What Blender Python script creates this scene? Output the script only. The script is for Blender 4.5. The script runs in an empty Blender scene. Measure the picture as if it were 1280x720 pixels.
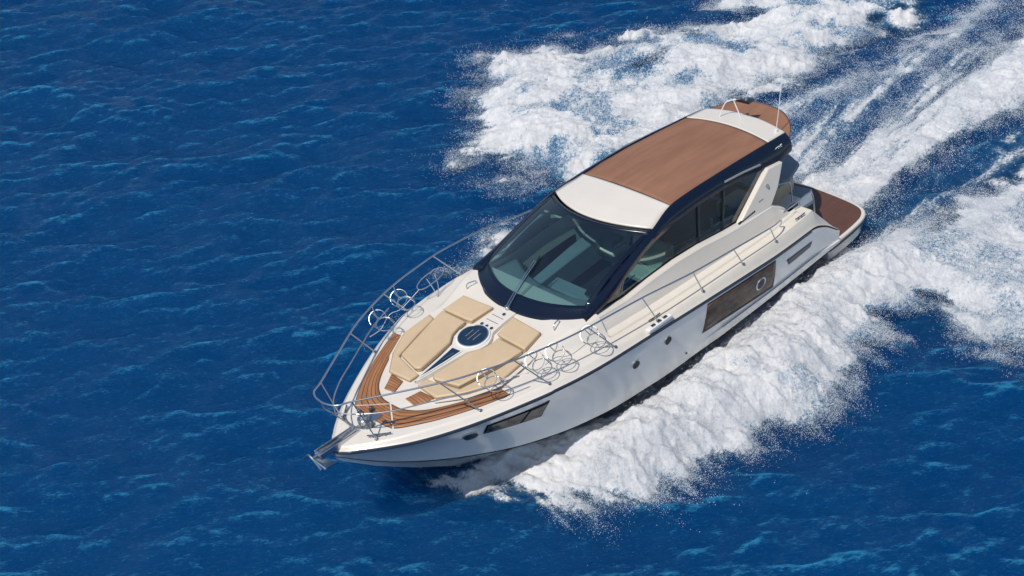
import bpy, bmesh, math, random
import numpy as np
from mathutils import Matrix, Vector
random.seed(7); RNG = np.random.default_rng(11)
sc = bpy.context.scene
COL = sc.collection

# ------------------------------------------------------------------ camera
cam_d = bpy.data.cameras.new('camera'); cam = bpy.data.objects.new('camera', cam_d); COL.objects.link(cam)
Rw = Vector((-0.7197307, 0.6904741, -0.0723411)); Uw = Vector((-0.4840836, -0.4244252, 0.7651969)); Fw = Vector((-0.4976452, -0.5857549, -0.6397190))
CAM = Vector((15.0825670, 14.7503449, 19.1433971))
cam.matrix_world = Matrix(((Rw.x, Uw.x, -Fw.x, CAM.x), (Rw.y, Uw.y, -Fw.y, CAM.y), (Rw.z, Uw.z, -Fw.z, CAM.z), (0, 0, 0, 1)))
cam_d.sensor_width = 36; cam_d.lens = 36 * 1759.04 / 1280
cam_d.clip_start = .5; cam_d.clip_end = 5000
sc.camera = cam

# ------------------------------------------------------------------ light
S = Vector((.47, .035, .882)).normalized()
world = bpy.data.worlds.new('World'); sc.world = world; world.use_nodes = True
nt = world.node_tree; bg = nt.nodes['Background']
sky = nt.nodes.new('ShaderNodeTexSky'); sky.sky_type = 'NISHITA'; sky.sun_disc = False
sky.sun_elevation = math.asin(S.z); sky.sun_rotation = math.atan2(S.x, S.y)
sky.altitude = 0; sky.air_density = 1.0; sky.dust_density = .3; sky.ozone_density = 1.2
nt.links.new(sky.outputs[0], bg.inputs[0]); bg.inputs[1].default_value = .11
sl = bpy.data.lights.new('sun', 'SUN'); sl.energy = 3.6; sl.angle = math.radians(.53); sl.color = (1, .94, .85)
sun = bpy.data.objects.new('sun', sl); COL.objects.link(sun)
sun.rotation_euler = (-S).to_track_quat('-Z', 'Y').to_euler(); sun.location = S * 60
vs = sc.view_settings; vs.view_transform = 'Standard'; vs.look = 'None'; vs.exposure = 0; vs.gamma = 1; vs.use_curve_mapping = False
sc.cycles.max_bounces = 10; sc.cycles.transparent_max_bounces = 12

# ------------------------------------------------------------------ materials
def nodes(name):
    m = bpy.data.materials.new(name); m.use_nodes = True
    t = m.node_tree; p = t.nodes['Principled BSDF']
    return m, t, p
def mix(t, fac, a, b):
    n = t.nodes.new('ShaderNodeMix'); n.data_type = 'RGBA'
    for s, v in ((0, fac), (6, a), (7, b)):
        if isinstance(v, (tuple, float, int)):
            n.inputs[s].default_value = (v if s == 0 else (*v, 1))
        else: t.links.new(v, n.inputs[s])
    return n.outputs[2]
def noise(t, scale, detail=4, rough=.55, vec=None, dist=0):
    n = t.nodes.new('ShaderNodeTexNoise'); n.inputs['Scale'].default_value = scale
    n.inputs['Detail'].default_value = detail; n.inputs['Roughness'].default_value = rough; n.inputs['Distortion'].default_value = dist
    if vec is not None: t.links.new(vec, n.inputs['Vector'])
    return n.outputs[0]
def ramp(t, v, a, b, ca=(0, 0, 0), cb=(1, 1, 1)):
    n = t.nodes.new('ShaderNodeValToRGB'); t.links.new(v, n.inputs[0])
    n.color_ramp.elements[0].position = a; n.color_ramp.elements[1].position = b
    n.color_ramp.elements[0].color = (*ca, 1); n.color_ramp.elements[1].color = (*cb, 1)
    return n.outputs[0]
def coord(t, kind='Object', scale=(1, 1, 1), rot=(0, 0, 0)):
    c = t.nodes.new('ShaderNodeTexCoord'); m = t.nodes.new('ShaderNodeMapping')
    t.links.new(c.outputs[kind], m.inputs[0]); m.inputs['Scale'].default_value = scale; m.inputs['Rotation'].default_value = rot
    return m.outputs[0]
def bump(t, p, h, strength=.3, dist=.01, prev=None):
    n = t.nodes.new('ShaderNodeBump'); n.inputs['Strength'].default_value = strength; n.inputs['Distance'].default_value = dist
    t.links.new(h, n.inputs['Height'])
    if prev is not None: t.links.new(prev, n.inputs['Normal'])
    if p is not None: t.links.new(n.outputs[0], p.inputs['Normal'])
    return n.outputs[0]
def simple(name, col, rough=.4, metal=0, coat=0, var=.08, nscale=3, bmp=0, bscale=80):
    m, t, p = nodes(name)
    v = coord(t)
    dark = tuple(c * (1 - var) for c in col)
    t.links.new(mix(t, ramp(t, noise(t, nscale, 5, .6, v), .35, .68), dark, col), p.inputs['Base Color'])
    p.inputs['Roughness'].default_value = rough; p.inputs['Metallic'].default_value = metal
    p.inputs['Coat Weight'].default_value = coat; p.inputs['Coat Roughness'].default_value = .08
    if bmp: bump(t, p, noise(t, bscale, 3, .6, v), bmp, .004)
    return m
M = {}
M['gelcoat'] = simple('gelcoat', (.72, .665, .59), .28, 0, .2, .04, 2)
M['hullgel'] = simple('hull_gelcoat', (.82, .79, .745), .18, 0, .6, .05, 1.5)
M['nonslip'] = simple('nonslip_deck', (.72, .66, .57), .55, 0, 0, .05, 5, .3, 160)
M['navy'] = simple('navy_gelcoat', (.003, .008, .024), .22, 0, .1, .1)
M['antifoul'] = simple('antifoul_paint', (.01, .022, .06), .5, 0, 0, .3, 4)
M['rub'] = simple('dark_rubber', (.03, .045, .07), .35)
M['bowglass'] = simple('dark_bow_glass', (.003, .008, .018), .1, 0, 0, .3, 4)
M['bowglass'].node_tree.nodes['Principled BSDF'].inputs['Specular IOR Level'].default_value = .2
M['steel'] = simple('stainless_steel', (.60, .62, .64), .28, 1, 0, .1)
M['darksteel'] = simple('weathered_steel', (.30, .32, .34), .3, 1, 0, .25)
M['cushion'] = simple('beige_vinyl', (.60, .45, .285), .5, 0, 0, .07, 3, .2, 14)
M['piping'] = simple('cushion_piping', (.36, .25, .15), .6)
M['canvas'] = None
M['black'] = simple('black_trim', (.006, .008, .012), .25, 0, .3)
M['dash'] = simple('dashboard_vinyl', (.27, .32, .33), .6, 0, 0, .1, 5)
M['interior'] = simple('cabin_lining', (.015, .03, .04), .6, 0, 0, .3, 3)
M['seat'] = simple('pale_upholstery', (.62, .66, .55), .55, 0, 0, .08)
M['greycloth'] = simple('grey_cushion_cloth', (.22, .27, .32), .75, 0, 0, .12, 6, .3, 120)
M['plastic'] = simple('white_plastic', (.82, .82, .80), .35)
M['grey'] = simple('grey_trim', (.25, .26, .27), .4)
M['red'] = simple('red_lens', (.3, .02, .02), .2)

# brown sunroof canvas
m, t, p = nodes('brown_canvas'); v = coord(t)
c1 = mix(t, ramp(t, noise(t, 1.3, 5, .6, coord(t, 'Object', (.6, 3, 1))), .3, .7), (.225, .105, .062), (.30, .145, .085))
t.links.new(c1, p.inputs['Base Color']); p.inputs['Roughness'].default_value = .8
b1 = bump(t, None, noise(t, 2.2, 4, .6, coord(t, 'Object', (.7, 3.5, 1))), .35, .02)
bump(t, p, noise(t, 260, 2, .5, v), .25, .002, b1); M['canvas'] = m
# teak, planks run along u
def teak(name, base, alt, line, seam=.055):
    m, t, p = nodes(name)
    uv = t.nodes.new('ShaderNodeUVMap'); sp = t.nodes.new('ShaderNodeSeparateXYZ'); t.links.new(uv.outputs[0], sp.inputs[0])
    d = t.nodes.new('ShaderNodeMath'); d.operation = 'DIVIDE'; t.links.new(sp.outputs[1], d.inputs[0]); d.inputs[1].default_value = seam
    fr = t.nodes.new('ShaderNodeMath'); fr.operation = 'FRACT'; t.links.new(d.outputs[0], fr.inputs[0])
    fl = t.nodes.new('ShaderNodeMath'); fl.operation = 'FLOOR'; t.links.new(d.outputs[0], fl.inputs[0])
    lt = t.nodes.new('ShaderNodeMath'); lt.operation = 'LESS_THAN'; t.links.new(fr.outputs[0], lt.inputs[0]); lt.inputs[1].default_value = .15
    wn = t.nodes.new('ShaderNodeTexWhiteNoise'); wn.noise_dimensions = '1D'; t.links.new(fl.outputs[0], wn.inputs['W'])
    mp = t.nodes.new('ShaderNodeMapping'); t.links.new(uv.outputs[0], mp.inputs[0]); mp.inputs['Scale'].default_value = (3, 45, 1)
    g = noise(t, 1.0, 5, .6, mp.outputs[0])
    a = mix(t, wn.outputs[0], base, alt)
    dk = tuple(x * .78 for x in base)
    b_ = mix(t, ramp(t, g, .35, .75), dk, a)
    t.links.new(mix(t, lt.outputs[0], b_, line), p.inputs['Base Color']); p.inputs['Roughness'].default_value = .6
    bump(t, p, g, .2, .003)
    return m
M['teak'] = teak('teak_decking', (.36, .15, .06), (.50, .24, .105), (.035, .018, .012), .062)
M['teak_dark'] = teak('weathered_teak', (.12, .05, .035), (.165, .072, .048), (.07, .03, .02), .05)
# smoked hull glass with brown mottling in its colour
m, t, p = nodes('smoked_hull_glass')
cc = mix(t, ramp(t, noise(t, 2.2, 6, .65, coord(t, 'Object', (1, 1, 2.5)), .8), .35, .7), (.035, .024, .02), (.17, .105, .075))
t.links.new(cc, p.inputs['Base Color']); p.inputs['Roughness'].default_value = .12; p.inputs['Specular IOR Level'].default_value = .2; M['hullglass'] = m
# tinted glass
def glass(name, tint, refl=.12, rough=.02):
    m, t, p = nodes(name); out = t.nodes['Material Output']
    tr = t.nodes.new('ShaderNodeBsdfTransparent'); tr.inputs[0].default_value = (*tint, 1)
    gl = t.nodes.new('ShaderNodeBsdfGlossy'); gl.inputs[0].default_value = (1, 1, 1, 1); gl.inputs['Roughness'].default_value = rough
    fr = t.nodes.new('ShaderNodeFresnel'); fr.inputs[0].default_value = 1.5
    nb = t.nodes.new('ShaderNodeBump'); nb.inputs['Strength'].default_value = .04; nb.inputs['Distance'].default_value = .02
    t.links.new(noise(t, 2.0, 2, .5, coord(t)), nb.inputs['Height']); t.links.new(nb.outputs[0], gl.inputs['Normal'])
    mx = t.nodes.new('ShaderNodeMixShader'); ad = t.nodes.new('ShaderNodeMath'); ad.operation = 'MULTIPLY_ADD'
    t.links.new(fr.outputs[0], ad.inputs[0]); ad.inputs[1].default_value = 1.0; ad.inputs[2].default_value = refl * .3
    t.links.new(ad.outputs[0], mx.inputs[0]); t.links.new(tr.outputs[0], mx.inputs[1]); t.links.new(gl.outputs[0], mx.inputs[2])
    t.links.new(mx.outputs[0], out.inputs[0]); t.nodes.remove(p)
    return m
M['glass'] = glass('tinted_windscreen_glass', (.44, .64, .68), .22)
M['sideglass'] = glass('dark_side_glass', (.40, .52, .56), .2)
M['hatchglass'] = simple('smoked_hatch_glass', (.012, .035, .075), .08, 0, .5, .4, 8)

# sea water with foam
def sea_material():
    m, t, p = nodes('sea_water_and_foam'); out = t.nodes['Material Output']
    P = lambda sc_=(1, 1, 1), r=0: coord(t, 'Object', sc_, (0, 0, r))
    A = math.radians(38)
    # rippled water
    p.inputs['Base Color'].default_value = (.0003, .038, .142, 1)
    p.inputs['Roughness'].default_value = .10; p.inputs['IOR'].default_value = 1.333; p.inputs['Specular IOR Level'].default_value = .40; p.inputs['Specular Tint'].default_value = (.3, .75, 1, 1); p.subsurface_method = 'BURLEY'; p.inputs['Subsurface Weight'].default_value = 1.0; p.inputs['Subsurface Radius'].default_value = (.3, .8, 1.0); p.inputs['Subsurface Scale'].default_value = 2.2; 
    v0 = coord(t, 'Object', (1, 1, 1), (0, 0, A)); mp2 = t.nodes.new('ShaderNodeMapping'); t.links.new(v0, mp2.inputs[0]); mp2.inputs['Scale'].default_value = (1, 2.3, 1); v1 = mp2.outputs[0]
    n1 = noise(t, 2.6, 6, .66, v1, .6); n2 = noise(t, 9, 4, .62, v1, .5)
    patch = ramp(t, noise(t, .35, 3, .6, v1, .4), .38, .66, (.25, .25, .25), (1, 1, 1))
    b1 = bump(t, None, n1, .8, .16)
    b2n = t.nodes.new('ShaderNodeBump'); b2n.inputs['Distance'].default_value = .045; t.links.new(n2, b2n.inputs['Height']); t.links.new(patch, b2n.inputs['Strength']); t.links.new(b1, b2n.inputs['Normal']); t.links.new(b2n.outputs[0], p.inputs['Normal'])
    # foam
    f = t.nodes.new('ShaderNodeBsdfDiffuse'); v = P(); fv = ramp(t, noise(t, 2.4, 9, .8, v, .6), .36, .62, (.56, .575, .61), (.82, .815, .81)); t.links.new(fv, f.inputs[0])
    v = P()
    fb = noise(t, 5, 7, .72, v, .5); fb2 = noise(t, 45, 4, .7, v, .3)
    c1 = bump(t, None, fb, .4, .08); c2 = bump(t, None, fb2, 1.0, .022, c1); t.links.new(c2, f.inputs['Normal'])
    at = t.nodes.new('ShaderNodeAttribute'); at.attribute_name = 'foam'
    # foam coverage: attribute + fine noise, thresholded
    k = t.nodes.new('ShaderNodeMath'); k.operation = 'MULTIPLY_ADD'
    sb = t.nodes.new('ShaderNodeMath'); sb.operation = 'ADD'
    t.links.new(noise(t, 16, 6, .72, v, .5), k.inputs[0]); k.inputs[1].default_value = 2.0; k.inputs[2].default_value = -1.0
    t.links.new(at.outputs['Fac'], sb.inputs[0]); t.links.new(k.outputs[0], sb.inputs[1])
    mr = t.nodes.new('ShaderNodeMapRange'); mr.interpolation_type = 'SMOOTHSTEP'
    t.links.new(sb.outputs[0], mr.inputs[0]); mr.inputs[1].default_value = .28; mr.inputs[2].default_value = .86
    mx = t.nodes.new('ShaderNodeMixShader'); t.links.new(mr.outputs[0], mx.inputs[0])
    t.links.new(p.outputs[0], mx.inputs[1]); t.links.new(f.outputs[0], mx.inputs[2]); t.links.new(mx.outputs[0], out.inputs[0])
    # aerated water under thin foam is paler
    mr2 = t.nodes.new('ShaderNodeMapRange'); t.links.new(at.outputs['Fac'], mr2.inputs[0]); mr2.inputs[1].default_value = .02; mr2.inputs[2].default_value = .6
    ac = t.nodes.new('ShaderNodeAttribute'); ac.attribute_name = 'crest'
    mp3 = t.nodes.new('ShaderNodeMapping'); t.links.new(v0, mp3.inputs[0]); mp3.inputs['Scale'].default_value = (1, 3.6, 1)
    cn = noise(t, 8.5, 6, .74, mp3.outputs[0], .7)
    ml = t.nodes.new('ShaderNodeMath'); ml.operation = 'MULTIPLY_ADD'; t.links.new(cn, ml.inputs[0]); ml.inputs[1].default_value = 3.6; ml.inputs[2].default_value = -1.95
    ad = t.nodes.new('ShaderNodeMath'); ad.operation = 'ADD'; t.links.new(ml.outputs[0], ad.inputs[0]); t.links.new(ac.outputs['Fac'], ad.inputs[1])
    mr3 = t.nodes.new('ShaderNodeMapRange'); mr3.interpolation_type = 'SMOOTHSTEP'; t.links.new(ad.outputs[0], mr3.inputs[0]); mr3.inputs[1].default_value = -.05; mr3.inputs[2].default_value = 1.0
    wcol = mix(t, mr3.outputs[0], (.0003, .036, .134), (.02, .165, .31))     # sky reflection and light through thin crests, painted as paler teal
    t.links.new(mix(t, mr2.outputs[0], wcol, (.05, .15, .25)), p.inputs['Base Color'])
    return m
M['sea'] = sea_material()
m, t, p = nodes('spray_droplets'); p.inputs['Base Color'].default_value = (.84, .89, .95, 1); p.inputs['Roughness'].default_value = .5
M['drop'] = m

# ------------------------------------------------------------------ noise + sea surface
TAB = RNG.random((512, 512)).astype(np.float32)
def vn(x, y):
    xi = np.floor(x).astype(int); yi = np.floor(y).astype(int); fx = x - xi; fy = y - yi
    fx = fx * fx * (3 - 2 * fx); fy = fy * fy * (3 - 2 * fy)
    a = TAB[xi % 512, yi % 512]; b = TAB[(xi + 1) % 512, yi % 512]; c = TAB[xi % 512, (yi + 1) % 512]; d = TAB[(xi + 1) % 512, (yi + 1) % 512]
    return (a * (1 - fx) + b * fx) * (1 - fy) + (c * (1 - fx) + d * fx) * fy
def fbm(x, y, s, o=5, g=.55, off=0):
    r = 0; a = 1; n = 0
    for i in range(o):
        r = r + a * vn(x * s + 17.3 * i + off, y * s + 9.7 * i + off * 1.7); n += a; a *= g; s *= 2.03
    return r / n
def billow(x, y, s, o=5, g=.55, off=0):
    r = 0; a = 1; n = 0
    for i in range(o):
        r = r + a * np.abs(2 * vn(x * s + 31.3 * i + off, y * s + 5.7 * i + off) - 1); n += a; a *= g; s *= 2.03
    return r / n
def sst(a, b, v):
    q = np.clip((v - a) / (b - a), 0, 1); return q * q * (3 - 2 * q)
def sdf(X, Y, poly):            # positive inside
    d = np.full(X.shape, 1e9); ins = np.zeros(X.shape, bool); n = len(poly)
    for i in range(n):
        x0, y0 = poly[i]; x1, y1 = poly[(i + 1) % n]; ex, ey = x1 - x0, y1 - y0
        tt = np.clip(((X - x0) * ex + (Y - y0) * ey) / (ex * ex + ey * ey), 0, 1)
        d = np.minimum(d, (X - x0 - tt * ex) ** 2 + (Y - y0 - tt * ey) ** 2)
        if y0 != y1:
            c = ((y0 > Y) != (y1 > Y)) & (X < (x1 - x0) * (Y - y0) / (y1 - y0) + x0); ins ^= c
    d = np.sqrt(d); return np.where(ins, d, -d)
def segd(X, Y, pts):
    d = np.full(X.shape, 1e9)
    for (x0, y0), (x1, y1) in zip(pts[:-1], pts[1:]):
        ex, ey = x1 - x0, y1 - y0; tt = np.clip(((X - x0) * ex + (Y - y0) * ey) / (ex * ex + ey * ey), 0, 1)
        d = np.minimum(d, (X - x0 - tt * ex) ** 2 + (Y - y0 - tt * ey) ** 2)
    return np.sqrt(d)

NEAR = [(4.6, -.1), (4.35, .6), (4.05, 1.4), (3.5, 2.7), (2.7, 3.5), (1.7, 3.6), (.1, 4.0), (-1.5, 4.4), (-3.0, 4.0), (-4.3, 3.5), (-5.2, 4.0), (-4.8, 5.1), (-5.2, 6.5), (-8, 7.2), (-14, 7.5), (-18, 7), (-18, 3.9), (-14, 3.35), (-10.8, 2.9), (-7, 2.25), (-6.0, 1.1), (-2.8, .1), (-.5, .0), (2, .2), (3.5, -.1)]
FARA = [(4.6, -.2), (3.8, -1.4), (2.2, -3.0), (.7, -3.8), (-.3, -4.0), (-1.6, -4.0), (-2.7, -4.5), (-2.5, -5.6), (-2.3, -7.0), (-3.2, -7.8), (-4.4, -8.9), (-6.0, -10.0), (-7.2, -9.3), (-7.9, -8.3), (-9.6, -7.3), (-11.2, -6.0), (-11.9, -6.2), (-12.6, -8.2), (-17.5, -8.5), (-19, -3.4), (-15.8, -3.2), (-14.2, -2.9), (-12.2, -3.0), (-10.3, -3.3), (-8.6, -3.5), (-6, -2.4), (-3, -1.2), (2, -.6)]
WASH = [(-6.0, -.9), (-6.4, 1.0), (-7.3, 1.15), (-9, 1.15), (-12.7, 1.6), (-18, 2.3), (-18, -.1), (-15.7, -.3), (-11, -.1), (-8, -.5)]
CHOP = [(-5.5, -2.2), (-8.6, -2.9), (-11, -2.5), (-14, -2.2), (-18, -2.0), (-18, .3), (-6.5, .3)]
TRGH = [(-6.2, 1.0), (-8, 1.3), (-12.7, 1.9), (-18, 2.6), (-18, 3.4), (-12, 2.8), (-8, 2.1), (-6.2, 1.8)]
def fields(X, Y):
    wx = (fbm(X, Y, 1.1, 4, .6, 3) - .5); wy = (fbm(X, Y, 1.1, 4, .6, 41) - .5)
    Xw = X + wx * .8; Yw = Y + wy * .8
    dn = sdf(Xw, Yw, NEAR); df = sdf(Xw, Yw, FARA); dw = sdf(X + wx * .5, Y + wy * .5, WASH); dc = sdf(X + wx * .6, Y + wy * .6, CHOP); dt = sdf(X, Y + wy * .4, TRGH); fing = fbm(X * 2.6 + .5 * Y, Y * .8, 1.1, 5, .6, 71); dn = dn + (fing - .5) * 1.5 * sst(1.6, 0, dn)
    nz = fbm(X, Y, .9, 6, .62, 5); nb = billow(X, Y, 1.4, 6, .62, 9)
    near = sst(-.25, .55, dn)
    aniso = fbm(.72 * X - .69 * Y, (.69 * X + .72 * Y) * 2.8, .8, 6, .62, 61)
    df = df + (aniso - .5) * 3.0 * sst(2.2, 0, df); far = sst(-.35, .9, df)
    # thinner, bluer windows inside both spray fields
    hole_f = sst(.0, 1, 1 - np.hypot((X + 8.6) / 2.6, (Y + 6.3) / .75)) * .65 + sst(0, 1, 1 - np.hypot((X + 4.3) / 2.4, (Y + 7.1) / .42)) * .3
    hole_n = sst(0, 1, 1 - np.hypot((X + 8) / 4.0, (Y - 5.2) / 1.4)) * .38 * sst(.45, .6, nz)
    far = far * (1 - hole_f) * (.75 + .5 * sst(.3, .62, aniso)); near = near * (1 - hole_n)
    ax = X + .12 * Y
    st = .6 * fbm(X * .45 + Y * .1, Y * 3.2 - X * .25, 1.2, 5, .6, 21) + .4 * fbm(X, Y * 1.6, 4.0, 4, .7, 23)         # streaks along the wake
    wash = sst(-.15, .4, dw) * (.55 + .75 * sst(.3, .6, st))
    chop = sst(-.3, .5, dc) * (.12 + .85 * sst(.42, .62, fbm((X + .12 * Y) * .16, (Y - .06 * X) * 3.0, 1.0, 4, .6, 33)) * (.35 + .9 * sst(.35, .6, st))) * sst(-20, -9, -X * 0 + X)
    dA = segd(X, Y + wy * .35, [(-7.0, -.92), (-9.5, -1.21), (-11.9, -1.48), (-14.1, -1.54), (-18, -1.8)])
    chop = np.maximum(chop * (1 - .6 * np.exp(-(segd(X, Y, [(-7.6, -.55), (-9.2, -.62), (-11.2, -.85), (-14, -1.05), (-18, -1.1)]) / .26) ** 2)), np.exp(-(dA / .27) ** 2) * (.22 + .62 * sst(.35, .62, st)) * (.55 + .6 * sst(.35, .6, nz)))
    dl = segd(X, Y + wy * .25, [(-6.6, 1.75), (-9, 2.2), (-11, 2.55), (-18, 3.45)])
    line = np.exp(-(dl / .20) ** 2) * .62 * sst(.25, .6, st)
    tr = sst(-.1, .2, dt) * (.08 + .5 * sst(.48, .72, st))
    return near, far, wash, chop, line, tr, dn, df, dw, nz, nb, st

def ocean_tile(N, L, seed=3):
    r = np.random.default_rng(seed)
    kx = np.fft.fftfreq(N, L / N) * 2 * np.pi; KX, KY = np.meshgrid(kx, kx, indexing='ij'); K = np.hypot(KX, KY); K[0, 0] = 1e9
    th = np.arctan2(KY, KX); d0 = math.radians(54)
    spread = .16 + np.abs(np.cos(th - d0)) ** 3
    amp = K ** -1.95 * np.exp(-(1.5 / K) ** 2) * np.exp(-(K / 60) ** 2) * spread
    ph = r.normal(size=(N, N)) + 1j * r.normal(size=(N, N))
    F = amp * ph; h = np.real(np.fft.ifft2(F)); sd = h.std()
    dx = np.real(np.fft.ifft2(F * 1j * KX / K)) / sd; dy = np.real(np.fft.ifft2(F * 1j * KY / K)) / sd
    cr = np.real(np.fft.ifft2(F * K ** 1.7 * np.exp(-(K / 24) ** 2))); cr /= cr.std()
    return (h / sd).astype(np.float32), dx.astype(np.float32), dy.astype(np.float32), cr.astype(np.float32)

GS = .042
x0, x1, y0, y1 = -19.5, 13.5, -26.0, 11.0
nx = int((x1 - x0) / GS); ny = int((y1 - y0) / GS)
gx = x0 + np.arange(nx) * GS; gy = y0 + np.arange(ny) * GS
X, Y = np.meshgrid(gx, gy, indexing='ij')
NT = 1024; tile, tdx, tdy, tcr = ocean_tile(NT, NT * GS)
ii = np.arange(nx) % NT; jj = np.arange(ny) % NT
H = tile[np.ix_(ii, jj)]
A_ = .058; H = A_ * H; DX = A_ * 1.15 * tdx[np.ix_(ii, jj)]; DY = A_ * 1.15 * tdy[np.ix_(ii, jj)]; CR = tcr[np.ix_(ii, jj)]
near, far, wash, chop, line, tr, dn, df, dw, nz, nb, st = fields(X, Y)
foam = np.maximum.reduce([near * (.56 + .36 * sst(2.9, 1.6, Y) * sst(-7, -4, X) + .25 * sst(.5, 2.5, X) + .55 * sst(.32, .62, nz)), far * (.42 + .75 * sst(.32, .62, nz)), wash, chop * 1.0, line, tr])
hw_ = np.interp(X, [-20, 1, 4, 5.6, 20], [1.6, 1.5, .7, 0, 0]); hull_d = np.hypot(np.maximum(np.abs(X + .5) - 6.0, 0), np.maximum(np.abs(Y) - hw_, 0))
calm = 1 - .75 * np.clip(foam, 0, 1)
# heights of the spray banks
ridge = sst(0, 1.3, dn) * sst(5.0, 3.4, X) * sst(-9, -3.5, X)
H2 = H * calm
hn = ridge * (.42 + .42 * fbm(X, Y, .8, 3, .5, 77)) * (.6 + .4 * sst(1.5, 2.7, Y)) + sst(0, 1.0, dn) * .10
hf = sst(0, 1.6, df) * (.30 + .4 * fbm(X, Y, .7, 3, .5, 55)) * sst(4, 1, X)
rn_ = fbm(X * 2.0 + .4 * Y, Y * .9, 1.3, 5, .6, 13) - .5; rf_ = fbm((.72 * X - .69 * Y) * .8, (.69 * X + .72 * Y) * 2.0, 1.3, 5, .6, 15) - .5
rough = 1.0 * np.where(Y > 0, rn_, rf_) + .28 * (billow(X, Y, 3.2, 5, .68, 13) - .35)
H2 = H2 + hn * (.8 + .62 * rough) + hf * (.8 + .55 * rough) + np.clip(near + far, 0, 1) * (.10 * rough + .10 * (fbm(X, Y, 6, 4, .7, 19) - .5))
H2 = H2 + wash * (.10 + .22 * rough) + chop * .16 * (billow(X * 1.6, Y * 3, 1.4, 5, .6, 2) - .3) - sst(-.2, .3, sdf(X, Y, TRGH)) * .12 + line * .05
H2 = H2 - sst(.6, 0, hull_d) * .30 - .28 * sst(3.2, 0, np.hypot((X + 7.0) / 1.2, Y))
edge = np.minimum.reduce([X - x0, x1 - X, Y - y0, y1 - Y]); H2 = H2 * sst(0, 1.5, edge)
foam = foam * sst(0, 1.2, edge)

def npmesh(name, V, Fq, mat, nv=4):
    me = bpy.data.meshes.new(name); n = len(Fq)
    me.vertices.add(len(V)); me.vertices.foreach_set('co', np.ascontiguousarray(V, np.float32).ravel())
    me.loops.add(n * nv); me.loops.foreach_set('vertex_index', np.ascontiguousarray(Fq, np.int32).ravel())
    me.polygons.add(n); me.polygons.foreach_set('loop_start', np.arange(n, dtype=np.int32) * nv)
    try: me.polygons.foreach_set('loop_total', np.full(n, nv, np.int32))
    except Exception: pass
    me.update(calc_edges=True); me.materials.append(mat)
    return me
def tag(o, label=None, cat=None, group=None, kind=None):
    if label: o['label'] = label
    if cat: o['category'] = cat
    if group: o['group'] = group
    if kind: o['kind'] = kind
    return o

dm = calm * sst(0, 1.5, edge); PP = np.stack([X + DX * dm, Y + DY * dm, H2], -1); VV = PP.reshape(-1, 3)
idx = np.arange(nx * ny).reshape(nx, ny)
Q = np.stack([idx[:-1, :-1], idx[1:, :-1], idx[1:, 1:], idx[:-1, 1:]], -1).reshape(-1, 4)
NN = np.cross(np.gradient(PP, axis=0), np.gradient(PP, axis=1)); NN /= np.linalg.norm(NN, axis=-1, keepdims=True); NN = NN.reshape(-1, 3)
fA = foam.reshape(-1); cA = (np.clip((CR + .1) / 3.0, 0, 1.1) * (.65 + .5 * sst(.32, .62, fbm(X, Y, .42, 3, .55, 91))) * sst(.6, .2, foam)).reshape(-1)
cls = np.zeros((nx, ny), np.int8)
cls[(wash > .35)] = 3; cls[(far > .45)] = 2; cls[(near > .45)] = 1
fc = cls[:-1, :-1].reshape(-1)
def sea_part(name, k, extra=None):
    q = Q[fc == k]; used, inv = np.unique(q, return_inverse=True); q2 = inv.reshape(-1, 4)
    V = VV[used]; fa = fA[used]; ca_ = cA[used]; nn = NN[used]
    if extra is not None:
        b0 = len(V); q2 = np.concatenate([q2, extra[1] + b0]); V = np.concatenate([V, extra[0]]); fa = np.concatenate([fa, np.zeros(len(extra[0]))]); ca_ = np.concatenate([ca_, np.zeros(len(extra[0]))]); nn = np.concatenate([nn, np.tile([0, 0, 1.], (len(extra[0]), 1))])
    me = npmesh(name, V, q2, M['sea'])
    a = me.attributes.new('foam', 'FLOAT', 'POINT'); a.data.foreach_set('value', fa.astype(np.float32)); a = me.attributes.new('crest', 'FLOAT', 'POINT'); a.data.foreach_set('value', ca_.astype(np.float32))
    me.polygons.foreach_set('use_smooth', np.ones(len(q2), bool))
    me.normals_split_custom_set_from_vertices(nn.astype(np.float32).tolist())
    o = bpy.data.objects.new(name, me); COL.objects.link(o); return o
R_ = 1500.; ex1 = gx[-1]; ey1 = gy[-1]
EV = np.array([(-R_, -R_, 0), (R_, -R_, 0), (R_, R_, 0), (-R_, R_, 0), (x0, y0, 0), (ex1, y0, 0), (ex1, ey1, 0), (x0, ey1, 0)])
EF = np.array([(0, 1, 5, 4), (1, 2, 6, 5), (2, 3, 7, 6), (3, 0, 4, 7)])
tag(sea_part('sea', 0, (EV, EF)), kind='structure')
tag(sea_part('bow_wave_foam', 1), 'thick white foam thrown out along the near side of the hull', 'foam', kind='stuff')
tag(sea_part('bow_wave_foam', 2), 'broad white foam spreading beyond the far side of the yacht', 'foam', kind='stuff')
tag(sea_part('propeller_wash', 3), 'bright foam band trailing straight behind the swim platform', 'wake', kind='stuff')

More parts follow.
